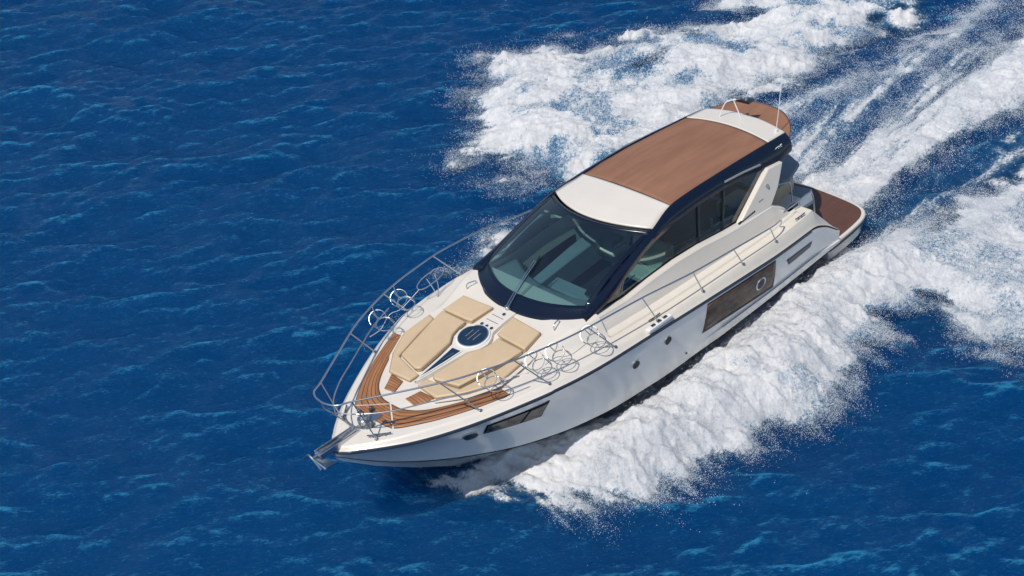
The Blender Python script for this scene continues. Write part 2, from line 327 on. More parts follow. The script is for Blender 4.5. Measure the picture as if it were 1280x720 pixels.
# droplets
def droplets(name, label, pts, size):
    n = len(pts); T = np.array([(1, 1, 1), (-1, -1, 1), (-1, 1, -1), (1, -1, -1)]) / 1.732
    a = RNG.random(n) * 6.28; ca, sa = np.cos(a), np.sin(a)
    V = np.repeat(T[None], n, 0); x = V[..., 0] * ca[:, None] - V[..., 1] * sa[:, None]; y = V[..., 0] * sa[:, None] + V[..., 1] * ca[:, None]
    V = np.stack([x, y, V[..., 2]], -1) * size[:, None, None] + pts[:, None]
    F3 = (np.array([(0, 1, 2), (0, 3, 1), (0, 2, 3), (1, 3, 2)])[None] + 4 * np.arange(n)[:, None, None]).reshape(-1, 3)
    me = npmesh(name, V.reshape(-1, 3), F3, M['drop'], 3); me.polygons.foreach_set('use_smooth', np.ones(len(F3), bool))
    o = bpy.data.objects.new(name, me); COL.objects.link(o); return tag(o, label, 'spray', kind='stuff')
def hat(x, y):
    i = np.clip(((x - x0) / GS).astype(int), 0, nx - 1); j = np.clip(((y - y0) / GS).astype(int), 0, ny - 1); return H2[i, j], i, j
def scatter(box, n, field, d, top, spread, jit=.12):
    bx0, bx1, by0, by1 = box
    x = RNG.uniform(bx0, bx1, n); y = RNG.uniform(by0, by1, n); h, i, j = hat(x, y)
    clump = .25 + .75 * sst(.35, .7, fbm(x, y, 2.2, 4, .6, 88)); 
    keep = RNG.random(n) < clump * np.exp(-np.maximum(-d[i, j], 0) / spread) * np.clip(.25 + np.exp(-np.maximum(d[i, j], 0) / .9), 0, 1) * (d[i, j] > -1.3)
    x, y, h = x[keep], y[keep], h[keep]; dd = d[i, j][keep]
    z = h + RNG.exponential(1, len(x)) * top * np.clip(.4 + dd * .6, .25, 1)
    return np.stack([x, y, z], -1)
def sizes(n, s0): return s0 * np.clip(RNG.lognormal(0, .5, n), .35, 2.6)
hullkeep = lambda p: ~((np.abs(p[:, 1]) < 2.05) & (p[:, 0] > -7) & (p[:, 0] < 6.7))
pn = scatter((-9.5, 5.2, .9, 7.2), 1500000, near, dn, .12, .13); pn = pn[hullkeep(pn)]
pf = scatter((-13.5, 4.5, -11, -2.0), 1500000, far, df, .12, .20); pf = pf[hullkeep(pf)]
pw = scatter((-18, -6.6, -3.2, 3.2), 700000, wash, np.maximum(dw, sdf(X, Y, CHOP) - .2), .07, .2)
droplets('spray_droplets', 'fine white spray drops hanging over the near bow wave', pn, sizes(len(pn), .0040))
droplets('spray_droplets', 'fine white spray drops flying off the far side bow wave', pf, sizes(len(pf), .0044))
droplets('spray_droplets', 'small white drops thrown up over the churned wake astern', pw, sizes(len(pw), .005))

#YACHT
# ------------------------------------------------------------------ yacht (boat frame: x forward, y to port, z up)
Wm = Matrix(((0.99939083, -0.00486003, -0.03455944), (0, 0.99025614, -0.13925793), (0.0348995, 0.1391731, 0.98965291)))
O_ = Vector((6.6, 0, 0.2482318))
yacht = bpy.data.objects.new('motor_yacht', None); COL.objects.link(yacht)
yacht.matrix_world = Matrix.Translation(-(Wm @ O_)) @ Wm.to_4x4()
yacht.empty_display_size = .5
tag(yacht, 'white motor yacht with brown sunroof and beige sunpads speeding across blue water', 'yacht')
_off = Vector((0, 0, 0))
def mesh_obj(name, bm, mat, parent=None, smooth=40, label=None, bevel=0, segs=2, mats=None):
    bmesh.ops.recalc_face_normals(bm, faces=bm.faces)
    me = bpy.data.meshes.new(name); bm.to_mesh(me); bm.free()
    for mm in (mats or [mat]): me.materials.append(M[mm] if isinstance(mm, str) else mm)
    if smooth:
        me.polygons.foreach_set('use_smooth', [True] * len(me.polygons)); me.set_sharp_from_angle(angle=math.radians(smooth))
    o = bpy.data.objects.new(name, me); COL.objects.link(o); o.parent = parent or yacht
    if bevel:
        b = o.modifiers.new('bevel', 'BEVEL'); b.width = bevel; b.segments = segs; b.limit_method = 'ANGLE'; b.angle_limit = math.radians(35)
    if label: o['label'] = label
    return o
def loft(rows, bm=None, close_u=False, close_v=False, matfn=None, uv=False):
    bm = bm or bmesh.new(); vs_ = [[bm.verts.new(p) for p in r] for r in rows]
    uvl = bm.loops.layers.uv.verify() if uv else None
    nr, nc = len(rows), len(rows[0])
    for i in range(nr - (0 if close_u else 1)):
        for j in range(nc - (0 if close_v else 1)):
            q = [vs_[i][j], vs_[(i + 1) % nr][j], vs_[(i + 1) % nr][(j + 1) % nc], vs_[i][(j + 1) % nc]]
            try: f = bm.faces.new(q)
            except ValueError: continue
            if matfn: f.material_index = matfn(i, j)
            if uv:
                for l, (a, b) in zip(f.loops, ((i, j), (i + 1, j), (i + 1, j + 1), (i, j + 1))): l[uvl].uv = uv(a, b)
    return bm
def face_out(o, d):
    me = o.data; bm = bmesh.new(); bm.from_mesh(me); n = Vector((0, 0, 0))
    for f in bm.faces: f.normal_update(); n += f.normal * f.calc_area()
    if n.dot(Vector(d)) < 0: bmesh.ops.reverse_faces(bm, faces=bm.faces)
    bm.to_mesh(me); bm.free(); return o
def poly_prism(bm, top, dz):       # top: list of 3d points, extruded down by dz (or vector)
    d = Vector((0, 0, -dz)) if not isinstance(dz, Vector) else dz
    a = [bm.verts.new(p) for p in top]; b = [bm.verts.new(Vector(p) + d) for p in top]; n = len(top)
    bm.faces.new(a); bm.faces.new(b[::-1])
    for i in range(n): bm.faces.new((a[i], b[i], b[(i + 1) % n], a[(i + 1) % n]))
    return bm
def smooth_path(pts, n=8, closed=False):
    P = [Vector(p) for p in pts]; out = []; N = len(P); rng = range(N if closed else N - 1)
    for i in rng:
        p0 = P[(i - 1) % N] if closed or i > 0 else P[0]; p1 = P[i]; p2 = P[(i + 1) % N]; p3 = P[(i + 2) % N] if closed or i + 2 < N else P[-1]
        for k in range(n):
            t = k / n; out.append(.5 * ((2 * p1) + (p2 - p0) * t + (2 * p0 - 5 * p1 + 4 * p2 - p3) * t * t + (3 * p1 - p0 - 3 * p2 + p3) * t ** 3))
    if not closed: out.append(P[-1])
    return out
def tube(bm, pts, r, seg=8, closed=False, smooth=0):
    P = smooth_path(pts, smooth, closed) if smooth else [Vector(p) for p in pts]
    n = len(P); rings = []; up = None
    for i, p in enumerate(P):
        if closed: d = P[(i + 1) % n] - P[(i - 1) % n]
        else: d = P[min(i + 1, n - 1)] - P[max(i - 1, 0)]
        d.normalize()
        if up is None: up = Vector((0, 0, 1)) if abs(d.z) < .9 else Vector((1, 0, 0))
        a = d.cross(up).normalized(); b = a.cross(d).normalized(); up = b
        rings.append([bm.verts.new(p + a * (r * math.cos(t)) + b * (r * math.sin(t))) for t in [2 * math.pi * k / seg for k in range(seg)]])
    for i in range(n if closed else n - 1):
        A, B = rings[i], rings[(i + 1) % n]
        for k in range(seg): bm.faces.new((A[k], B[k], B[(k + 1) % seg], A[(k + 1) % seg]))
    if not closed: bm.faces.new(rings[0][::-1]); bm.faces.new(rings[-1])
    return bm
def box(bm, c, s, rot=None):
    m = Matrix.Translation(c) @ (rot.to_4x4() if rot else Matrix.Identity(4)) @ Matrix.Diagonal((*s, 1))
    bmesh.ops.create_cube(bm, size=1, matrix=m); return bm
def cyl(bm, c, r, h, axis=(0, 0, 1), seg=24, r2=None):
    q = Vector((0, 0, 1)).rotation_difference(Vector(axis)).to_matrix().to_4x4()
    bmesh.ops.create_cone(bm, cap_ends=True, segments=seg, radius1=r, radius2=r if r2 is None else r2, depth=h, matrix=Matrix.Translation(c) @ q); return bm
def torus(bm, c, R, r, axis=(0, 0, 1), sy=1, seg=32, ts=8):
    q = Vector((0, 0, 1)).rotation_difference(Vector(axis).normalized()).to_matrix()
    return tube(bm, [Vector(c) + q @ Vector((R * math.cos(a), R * sy * math.sin(a), 0)) for a in [2 * math.pi * k / seg for k in range(seg)]], r, ts, True)
NB = bmesh.new
ip = lambda x, a, b: float(np.interp(x, a, b))

# hull form tables
HX = [-.2, 1.6, 2.1, 2.6, 3, 4, 6, 8, 9, 10, 10.5, 11, 11.5, 12, 12.4, 12.7, 13, 13.2, 13.33]
HB = [1.8, 1.86, 1.95, 2.06, 2.1, 2.16, 2.2, 2.2, 2.195, 2.07, 1.903, 1.705, 1.471, 1.194, .941, .71, .451, .233, .03]
HZ = [.85, .93, 1.32, 1.58, 1.62, 1.67, 1.82, 1.95, 2.0, 2.04, 2.022, 1.991, 1.951, 1.915, 1.903, 1.903, 1.898, 1.885, 1.87]
CX = [-.2, 1.6, 4, 7, 8.5, 9.5, 10.5, 11.5, 12.2, 12.6, 13.0, 13.33]
CY = [1.8, 1.84, 1.93, 1.95, 1.85, 1.65, 1.3, .75, .3, .14, .08, .02]
CZ = [.66, .66, .64, .60, .62, .66, .74, .88, 1.05, 1.25, 1.55, 1.8]
KX = [-.2, 1.6, 4, 8, 10, 10.95, 11.81, 12.6, 13.23, 13.33]
KZ = [-.3, -.35, -.45, -.5, -.42, -.02, .52, 1.10, 1.64, 1.78]
def sm(x, A, B, w=.35):     # smoothed table
    return sum(ip(x + d * w, A, B) * k for d, k in ((-1, .12), (-.5, .22), (0, .32), (.5, .22), (1, .12)))
def hb(x): return max(.02, sm(x, HX, HB, .25 if x > 10 else .5)) if x < 13.1 else ip(x, HX, HB)
def hz(x): return sm(x, HX, HZ, .2)
yc = lambda x: sm(x, CX, CY, .4) if x < 12.9 else ip(x, CX, CY)
zc = lambda x: sm(x, CX, CZ, .4) if x < 12.9 else ip(x, CX, CZ)
zk = lambda x: ip(x, KX, KZ)
def hside(x, t):
    b, c = hb(x), yc(x)
    if x < 8: y = b + (c - b) * t ** 1.6
    else:
        w = sst(8, 9.5, np.float64(x)); y = b + (c - b) * ((1 - w) * t ** 1.6 + w * t) - .09 * w * math.sin(math.pi * t) * (b / 2.2)
    return float(y), hz(x) + (zc(x) - hz(x)) * t
xs = [1.6 + .1 * i for i in range(116)] + [13.15, 13.2, 13.25, 13.3, 13.33]
TT = [0, .05, .12, .2, .3, .4, .5, .6, .7, .78, .8, .9, 1.0]
for s_, nm in ((1, 'hull'),):
    rows = []
    for x in xs:
        r = []
        for t in TT:
            y, z = hside(x, t)
            if t >= .8 and x < 6.5: y += .035 * sst(6.5, 5.5, np.float64(x))     # stepped spray rail low on the hull
            r.append((x, y, z))
        r = r + [(x, -p[1], p[2]) for p in r[::-1]]
        rows.append(r)
    bm = loft([r[:len(TT)] for r in rows]); loft([r[len(TT):] for r in rows], bm)
    # transom face
    a = rows[0]; vsx = [bm.verts.new(p) for p in a]; bm.faces.new(vsx)
    mesh_obj('hull', bm, 'hullgel', smooth=30)
bm = NB(); rows = []
for x in xs:
    c, z = yc(x), zc(x); k = zk(x)
    y0_ = c + (.035 if x < 6 else 0)
    r = [(x, y0_ * f, z - .02 + (k - z) * (1 - f) ** 1.15) for f in (1, .93, .8, .6, .4, .2, 0)]
    rows.append(r + [(x, -p[1], p[2]) for p in r[-2::-1]])
bm = loft(rows); bm.faces.new([bm.verts.new(p) for p in rows[0]])
# fore part of the bottom is white gelcoat, antifoul starts aft of the bow
for f in bm.faces:
    f.material_index = 1 if (f.calc_center_median().x > 8.6) else 0
mesh_obj('hull_bottom', bm, 'antifoul', smooth=30, mats=['antifoul', 'hullgel'])
# rub rail
for s_ in (1, -1):
    bm = NB(); rows = []
    for x in xs:
        if x < 2.75: continue
        b, z = hb(x), hz(x)
        rows.append([(x, s_ * (b - .02), z + .032), (x, s_ * (b + .018), z + .024), (x, s_ * (b + .024), z), (x, s_ * (b + .018), z - .020), (x, s_ * (b - .02), z - .026)])
    mesh_obj('rub_rail', loft(rows), 'rub', smooth=60)

# deck ------------------------------------------------------------
def zw(x): return ip(x, [1.6, 2.55, 4, 7, 8.6, 9.4, 10, 12, 13.33], [.97, 1.93, 1.95, 2.04, 2.14, 2.16, 2.17, 2.07, 1.985])
def zC(x): return ip(x, [8.4, 8.9, 9.3, 9.8, 10.4, 11.5, 12, 12.5, 13.33], [2.52, 2.47, 2.385, 2.29, 2.2, 2.14, 2.085, 2.045, 1.985])
def wt(x): return ip(x, [8.2, 8.8, 9.5, 10.5, 11.2, 11.7, 12], [1.68, 1.60, 1.42, 1.22, .85, .4, .2])
def zdeck(x, y):
    e = hb(x) - abs(y); zz = zw(x); f = lambda a, b, v: float(sst(a, b, np.float64(v)))
    z = hz(x) + .035 + (zz - hz(x) - .035) * f(-.02, .13, e)
    if x > 8.3:
        w = wt(x); z += (max(zC(x), zz) - zz) * f(w + .17, w - .10, abs(y)) * f(.1, .3, e)
        z += .012 * (1 - (y / 2.2) ** 2) * f(.1, .5, e)
    return z
NCOL = 90
sp = [math.copysign(1 - (1 - abs(u)) ** 1.35, u) for u in [(-1 + 2 * k / NCOL) for k in range(NCOL + 1)]]
rows = []
for x in [8.3 + .05 * i for i in range(97)] + [13.15, 13.2, 13.25, 13.3, 13.33]:
    b = hb(x); rows.append([(x, s * b, zdeck(x, s * b)) for s in sp])
mesh_obj('foredeck', loft(rows), 'gelcoat', smooth=50)
# side decks with inner fillet up the cabin side
def coam_top(x): return ip(x, [2.75, 3.0, 3.4, 4.2, 4.8, 5.5, 6.2, 6.9, 7.6, 8.3, 8.66], [1.75, 2.12, 2.36, 2.38, 2.42, 2.50, 2.53, 2.50, 2.43, 2.47, 2.50])
for s_ in (1, -1):
    rows = []
    for x in [1.6 + .05 * i for i in range(137)]:
        if x > 8.35: break
        b = hb(x); inner = 1.68 if x > 2.75 else 1.2
        r = [(x, s_ * y, zdeck(x, y)) for y in [b, b - .01, b - .03, b - .05, b - .08, b - .12, b - .16]]
        zz = zdeck(x, b - .2)
        if x > 2.75:
            step = .035
            r += [(x, s_ * (b - .34), zz), (x, s_ * (b - .36), zz + step), (x, s_ * 1.72, zz + step + .01), (x, s_ * 1.66, zz + step + .03)]
        else: r += [(x, s_ * (b - .3), zz), (x, s_ * 1.62, zz), (x, s_ * 1.6, zz), (x, s_ * 1.585, zz)]
        rows.append(r)
    mesh_obj('side_deck', loft(rows), 'nonslip', smooth=35)
    # cabin side coaming with pale top ledge
    rows = []
    for x in [2.8 + .06 * i for i in range(98)] + [8.66]:
        T = coam_top(x); zz = zdeck(x, hb(x) - .3) + .03
        ty = ip(x, [2.8, 4.5, 7, 8.66], [1.58, 1.58, 1.55, 1.53])
        rows.append([(x, s_ * (ty - .16), T - .5), (x, s_ * (ty - .13), T - .01), (x, s_ * (ty - .11), T), (x, s_ * (ty + .0), T - .01), (x, s_ * (ty + .025), T - .035), (x, s_ * (ty + .03), T - .07), (x, s_ * (ty + .09), (T + zz) / 2), (x, s_ * 1.70, zz), (x, s_ * 1.70, zz - .1)])
    bm = loft(rows); bm.faces.new([bm.verts.new(p) for p in rows[0]])
    mesh_obj('cabin_side', bm, 'gelcoat', smooth=35)
    # aft quarter: inner wall of the side deck down to the platform
    rows = [[(x, s_ * 1.585, max(zdeck(x, hb(x) - .25), .7)), (x, s_ * 1.585, .62)] for x in [1.6 + .1 * i for i in range(13)]]
    mesh_obj('quarter_panel', loft(rows), 'gelcoat')
# swim platform
def plat(ins=0):
    half = [(1.72, 1.74), (1.30, 1.73), (.75, 1.69), (.36, 1.62), (.13, 1.46), (.03, 1.22), (-.03, .8), (-.07, .4), (-.09, 0)]
    P = []
    for x, y in half: P.append((x + (ins if x < 1 else 0) * (1 if x < .5 else .3), y - ins * (1 if y > .9 else .3)))
    return P + [(x, -y) for x, y in P[-2::-1]]
bm = NB(); poly_prism(bm, [(x, y, .60) for x, y in smooth_path([(a, b, 0) for a, b in plat()], 3) and [(v.x, v.y) for v in smooth_path([(a, b, 0) for a, b in plat()], 3)]], .09)
mesh_obj('swim_platform', bm, 'gelcoat', smooth=35, bevel=.03)
bm = NB(); pp = [(v.x, v.y) for v in smooth_path([(a, b, 0) for a, b in plat(.03)], 3)]
poly_prism(bm, [(x, y, .515) for x, y in pp], .10); mesh_obj('platform_fender', bm, 'rub', bevel=.01)
bm = NB(); pp = [(v.x, v.y) for v in smooth_path([(a, b, 0) for a, b in plat(.07)], 3)]
poly_prism(bm, [(x, y, .42) for x, y in pp], .24); mesh_obj('platform_underbody', bm, 'hullgel', smooth=35, bevel=.03)
bm = NB(); uvl = bm.loops.layers.uv.verify()
pp = [(v.x, v.y) for v in smooth_path([(a, b, 0) for a, b in plat(.06)], 3)]
f = bm.faces.new([bm.verts.new((x, y, .605)) for x, y in pp])
for l in f.loops: l[uvl].uv = (l.vert.co.x, l.vert.co.y)
mesh_obj('teak_deck', bm, 'teak_dark', label='reddish teak swim platform deck')

# foredeck teak strips --------------------------------------------
def strip(name, A, B, n=50, m=6, dz=.012, mat='teak', parent=None, label=None, zf=zdeck, along=True):
    PA = smooth_path([(a[0], a[1], 0) for a in A], 12); PB = smooth_path([(a[0], a[1], 0) for a in B], 12)
    def samp(P, u):
        k = u * (len(P) - 1); i = min(int(k), len(P) - 2); return P[i].lerp(P[i + 1], k - i)
    rows = []
    for i in range(n + 1):
        a, b = samp(PA, i / n), samp(PB, i / n); r = []
        for j in range(m + 1):
            p = a.lerp(b, j / m); r.append((p.x, p.y, zf(p.x, p.y) + dz))
        rows.append(r)
    L = sum((PA[i + 1] - PA[i]).length for i in range(len(PA) - 1)); wd = (samp(PA, .3) - samp(PB, .3)).length
    bm = loft(rows, uv=lambda i, j: (i / n * L, j / m * wd))
    o = mesh_obj(name, bm, mat, parent, label=label); so = o.modifiers.new('solid', 'SOLIDIFY'); so.thickness = .014; so.offset = -1
    return o
for s_ in (1, -1):
    outer = [(10.62, s_ * 1.60), (11.2, s_ * 1.36), (11.8, s_ * 1.03), (12.25, s_ * .70), (12.40, s_ * .55)]
    inner = [(10.60, s_ * 1.34), (11.2, s_ * 1.05), (11.75, s_ * .66), (11.98, s_ * .30), (12.02, s_ * .02)]
    strip('teak_side_deck', outer, inner, label='honey coloured teak strip beside the sunpad')
strip('teak_bow_deck', [(12.42, -.52), (12.46, -.25), (12.46, .25), (12.42, .52)], [(12.06, -.02), (12.05, -.01), (12.05, .01), (12.06, .02)], n=20)
for s_ in (1, -1):
    strip('teak_step', [(11.50, s_ * .60), (11.52, s_ * .25)], [(11.82, s_ * .42), (11.80, s_ * .16)], n=8, m=5, dz=.03)

# sun pads ---------------------------------------------------------
def zpad(x): return ip(x, [8.9, 9.3, 9.8, 10.3, 10.8, 11.6], [2.50, 2.475, 2.395, 2.335, 2.29, 2.235])
def pad(pts, th=.11, lift=0, label=None, pil=0):
    bm = NB(); P = [(x, y, zpad(x) + lift) for x, y in pts]
    poly_prism(bm, P, th)
    o = mesh_obj('sunpad_cushion', bm, 'cushion', smooth=50, bevel=.035, segs=4, label=label)
    seam = NB(); tube(seam, [Vector((x, y, zpad(x) + lift - .030)) + (Vector((x, y, 0)) - Vector((sum(p[0] for p in pts) / len(pts), sum(p[1] for p in pts) / len(pts), 0))).normalized() * .006 for x, y in pts], .006, 6, True)
    mesh_obj('piping', seam, 'piping', o)
    return o
for s_ in (1, -1):
    pad([(9.24, s_ * .27), (9.29, s_ * 1.05), (9.76, s_ * 1.11), (9.74, s_ * .50), (9.72, s_ * .36)], .11, .012, 'square beige headrest cushion of the foredeck sunpad')
    pad([(9.79, s_ * .45), (9.80, s_ * 1.10), (10.1, s_ * 1.05), (11.08, s_ * .80), (11.20, s_ * .27), (11.14, s_ * .17), (10.36, s_ * .26), (10.17, s_ * .40), (9.98, s_ * .45)], .10, .012, 'long beige sunpad cushion beside the skylight')
    pad([(10.02, s_ * 1.10), (9.98, s_ * 1.28), (10.6, s_ * 1.30), (11.1, s_ * 1.02), (11.50, s_ * .65), (11.46, s_ * .12), (11.25, s_ * .10), (11.23, s_ * .30), (11.11, s_ * .84), (10.5, s_ * 1.01)], .10, -.02, 'outer beige bolster wrapping the sunpad')
# moulded white plinth below the pads
bm = NB(); ol = [(9.0, 1.24), (9.9, 1.36), (10.62, 1.36), (11.15, 1.08), (11.56, .68), (11.58, .3)]
P = [(x, y, zpad(x) - .10) for x, y in ol] + [(x, -y, zpad(x) - .10) for x, y in ol[::-1]]
rows = []
for f_ in (1, .66, .33, 0, -.33, -.66, -1): rows.append([(x, y * f_, zpad(x) - .095) for x, y in ol])
bm = loft(rows); pl0 = mesh_obj('sunpad_plinth', bm, 'gelcoat')
# white centre console between cushions
bm = NB()
rows = []
for x, w in ((9.12, .235), (9.4, .235), (9.72, .24), (9.85, .34), (10.0, .40), (10.17, .36), (10.35, .22), (10.8, .135), (11.2, .075), (11.42, .03)):
    rows.append([(x, -w, zpad(x) - .09), (x, -w + .012, zpad(x) - .022), (x, 0, zpad(x) - .018), (x, w - .012, zpad(x) - .022), (x, w, zpad(x) - .09)])
console = mesh_obj('sunpad_console', loft(rows), 'gelcoat', smooth=40)
slope = Vector((zpad(9.7) - zpad(10.3), 0, .6)).normalized()
hc = Vector((10.0, 0, 2.355))
bm = NB(); cyl(bm, hc, .322, .05, slope, 48); hatch = mesh_obj('deck_hatch', bm, 'plastic', smooth=40, bevel=.012)
bm = NB(); cyl(bm, hc + slope * .022, .285, .03, slope, 48); mesh_obj('hatch_glass', bm, 'hatchglass', hatch, bevel=.006)
bm = NB(); torus(bm, hc + slope * .034, .285, .010, slope, 1, 48); mesh_obj('hatch_frame', bm, 'steel', hatch)
bm = NB()
q = Vector((0, 0, 1)).rotation_difference(slope).to_matrix()
for dy in (-.10, .0, .10): box(bm, hc + slope * .042 + q @ Vector((-.01, dy, 0)), (.30 - abs(dy), .012, .008), q)
mesh_obj('hatch_louvre', bm, 'grey', hatch)
bm = NB(); z_ = lambda x: zpad(x) - .004
P = [(10.42, -.115), (10.40, .115), (10.8, .075), (11.30, .012), (11.33, 0), (11.30, -.012), (10.8, -.075)]
poly_prism(bm, [(x, y, z_(x)) for x, y in P], .03); sk = mesh_obj('skylight', bm, 'hatchglass', label='long pointed dark skylight in the sunpad')
bm = NB(); tube(bm, [(x, y, z_(x)) for x, y in P], .012, 6, True); mesh_obj('skylight_frame', bm, 'plastic', sk)
bm = NB(); box(bm, (10.62, .02, z_(10.62) + .005), (.30, .018, .01)); mesh_obj('skylight_hinge', bm, 'steel', sk)
# cup holders / speaker panel
for x, y in ((9.66, -.13), (9.66, 0), (9.66, .13), (9.27, .06)):
    bm = NB(); cyl(bm, (x, y, zpad(x) - .014), .034, .012, slope, 20); mesh_obj('cup_holder', bm, 'darksteel', console)
for x in (9.38, 9.52):
    bm = NB(); box(bm, (x, 0, zpad(x) - .013), (.014, .30, .006)); mesh_obj('console_seam', bm, 'grey', console)

# anchor gear ------------------------------------------------------
bm = NB()
for s_ in (1, -1): box(bm, (13.22, s_ * .085, 2.02), (.85, .025, .12))
box(bm, (13.1, 0, 1.985), (1.0, .17, .04)); cyl(bm, (13.6, 0, 2.0), .055, .16, (0, 1, 0), 20)
roller = mesh_obj('anchor_roller', bm, 'steel', bevel=.006)
anchor = NB(); box(anchor, (13.30, 0, 2.04), (.95, .045, .055), Matrix.Rotation(math.radians(3), 3, 'Y'))
an = mesh_obj('anchor', anchor, 'steel', bevel=.008, label='galvanised plough anchor stowed on the bow roller')
bm = NB()
tip = (13.30, 0, 1.62)
for s_ in (1, -1):
    a = [bm.verts.new(p) for p in ((13.76, 0, 2.0), (13.70, s_ * .23, 1.86), tip, (13.62, 0, 1.80))]
    bm.faces.new(a)
fl = mesh_obj('anchor_fluke', bm, 'steel', an, smooth=0); so = fl.modifiers.new('s', 'SOLIDIFY'); so.thickness = .03
bm = NB(); tube(bm, [(13.78, -.24, 1.92), (13.80, 0, 2.12), (13.78, .24, 1.92)], .016, 8, smooth=6); mesh_obj('roll_bar', bm, 'steel', an)
bm = NB(); cyl(bm, (12.62, 0, 2.12), .11, .10, (0, 0, 1), 28); cyl(bm, (12.62, 0, 2.19), .085, .07, (0, 0, 1), 24, .06)
box(bm, (12.50, .04, 2.09), (.34, .22, .06)); wl = mesh_obj('windlass', bm, 'steel', bevel=.008)
for c_, r_, h_ in (((12.62, .0, 2.24), .035, .03), ((12.5, -.02, 2.14), .05, .06)):
    bm = NB(); cyl(bm, c_, r_, h_); mesh_obj('windlass_cap', bm, 'grey', wl)
bm = NB()
for k in range(24):
    x = 12.74 + k * .036; z = 2.075 + .02 * math.sin(k * .3); torus(bm, (x, 0, z), .020, .0065, (0, 1, 0) if k % 2 else (0, .2, 1), .7, 10, 6)
mesh_obj('anchor_chain', bm, 'steel', wl)
bm = NB()
bm.free()
for x, y in ((12.40, .30), (12.33, .42)):
    bm = NB(); cyl(bm, (x, y, zdeck(x, y) + .02), .045, .03, (0, 0, 1), 20); mesh_obj('foot_switch', bm, 'darksteel', bevel=.006)
for x, y in ((12.52, -.24), (12.60, .18), (12.35, -.12)):
    bm = NB(); box(bm, (x, y, zdeck(x, y) + .05), (.09, .05, .09)); cyl(bm, (x, y, zdeck(x, y) + .10), .03, .05); mesh_obj('chain_stopper', bm, 'darksteel', bevel=.006)
def cleat(x, y, ang):
    R = Matrix.Rotation(ang, 3, 'Z'); z = zdeck(x, y); bm = NB()
    for d in (-.05, .05): cyl(bm, Vector((x, y, z + .025)) + R @ Vector((d, 0, 0)), .014, .05, (0, 0, 1), 10)
    tube(bm, [Vector((x, y, z + .05)) + R @ Vector((d, 0, h)) for d, h in ((-.15, .008), (-.08, 0), (0, 0), (.08, 0), (.15, .008))], .014, 8)
    return mesh_obj('mooring_cleat', bm, 'darksteel')
for s_ in (1, -1):
    cleat(12.63, s_ * .53, -s_ * .75); cleat(12.72, s_ * .45, -s_ * .75)
    cleat(7.4, s_ * (hb(7.4) - .16), 0); cleat(2.95, s_ * (hb(2.95) - .16), 0)
for s_ in (1, -1):
    bm = NB(); box(bm, (7.42, s_ * (hb(7.4) - .03), zw(7.4) - .02), (.62, .10, .07)); mesh_obj('fairlead', bm, 'plastic', bevel=.012)
    for d in (-.16, 0, .16):
        bm = NB(); box(bm, (7.42 + d, s_ * (hb(7.4) - .03), zw(7.4) + .025), (.09, .05, .03)); mesh_obj('fairlead_roller', bm, 'darksteel')
# U shaped grab bracket by the windscreen
for s_ in (1, -1):
    bm = NB(); x, y = 8.98, s_ * 1.13
    tube(bm, [(x - .10, y - .02, zdeck(x - .1, y)), (x - .08, y, zdeck(x, y) + .09), (x + .08, y + s_ * .05, zdeck(x, y) + .09), (x + .10, y + s_ * .06, zdeck(x + .1, y))], .011, 8, smooth=5); mesh_obj('grab_handle', bm, 'steel')

# rails ------------------------------------------------------------
RX = [3.75, 4.01, 5.18, 6.36, 7.65, 8.5, 9, 9.5, 10, 10.5, 11, 11.5, 12, 12.5, 13.0]
RY = [2.0, 2.06, 2.09, 2.12, 2.14, 2.125, 2.10, 2.03, 1.935, 1.80, 1.61, 1.39, 1.09, .77, .445]
RZ = [2.28, 2.31, 2.43, 2.56, 2.76, 2.84, 2.87, 2.885, 2.905, 2.92, 2.935, 2.94, 2.945, 2.955, 2.97]
rail = bpy.data.objects.new('bow_rail', None); COL.objects.link(rail); rail.parent = yacht
def rp(x, s_): return Vector((x, s_ * ip(x, RX, RY), ip(x, RX, RZ)))
for s_ in (1, -1):
    bm = NB(); pts = [(3.45, s_ * 1.82, 1.98), (3.55, s_ * 1.93, 2.2)] + [tuple(rp(x, s_)) for x in RX[1:]] + [(13.22, s_ * .33, 2.975), (13.31, s_ * .16, 2.975), (13.33, 0, 2.975)]
    tube(bm, pts, .0165, 10, smooth=5); mesh_obj('top_rail', bm, 'steel', rail, smooth=60)
    bm = NB(); tube(bm, [(10.5, s_ * 1.80, 2.57), (11, s_ * 1.60, 2.565), (11.5, s_ * 1.315, 2.563), (12, s_ * 1.01, 2.562), (12.5, s_ * .70, 2.564), (12.9, s_ * .34, 2.59), (13.12, 0, 2.60)], .012, 8, smooth=5)
    mesh_obj('lower_rail', bm, 'steel', rail, smooth=60)
    for xt, xb in ((12.75, 12.35), (11.75, 11.2), (10.55, 10.0), (9.08, 8.50), (7.75, 7.38), (6.37, 6.12), (5.18, 4.92), (4.05, 3.88)):
        t_ = rp(xt, s_); yb = s_ * (hb(xb) - .10 if xb < 10.9 else hb(xb) - .14); bs = Vector((xb, yb, zdeck(xb, yb)))
        if xt > 12: bs = Vector((12.75, s_ * .50, zdeck(12.75, .5))); t_ = rp(13.0, s_)
        bm = NB(); tube(bm, [t_, t_.lerp(bs, .5), bs], .013, 8); cyl(bm, bs + Vector((0, 0, .008)), .035, .015, (0, 0, 1), 14); mesh_obj('stanchion', bm, 'steel', rail, smooth=50)
bm = NB(); tube(bm, [(13.33, 0, 2.975), (13.30, 0, 2.8), (13.15, 0, 2.6), (12.85, 0, 2.10)], .014, 8, smooth=5); mesh_obj('stanchion', bm, 'steel', rail)
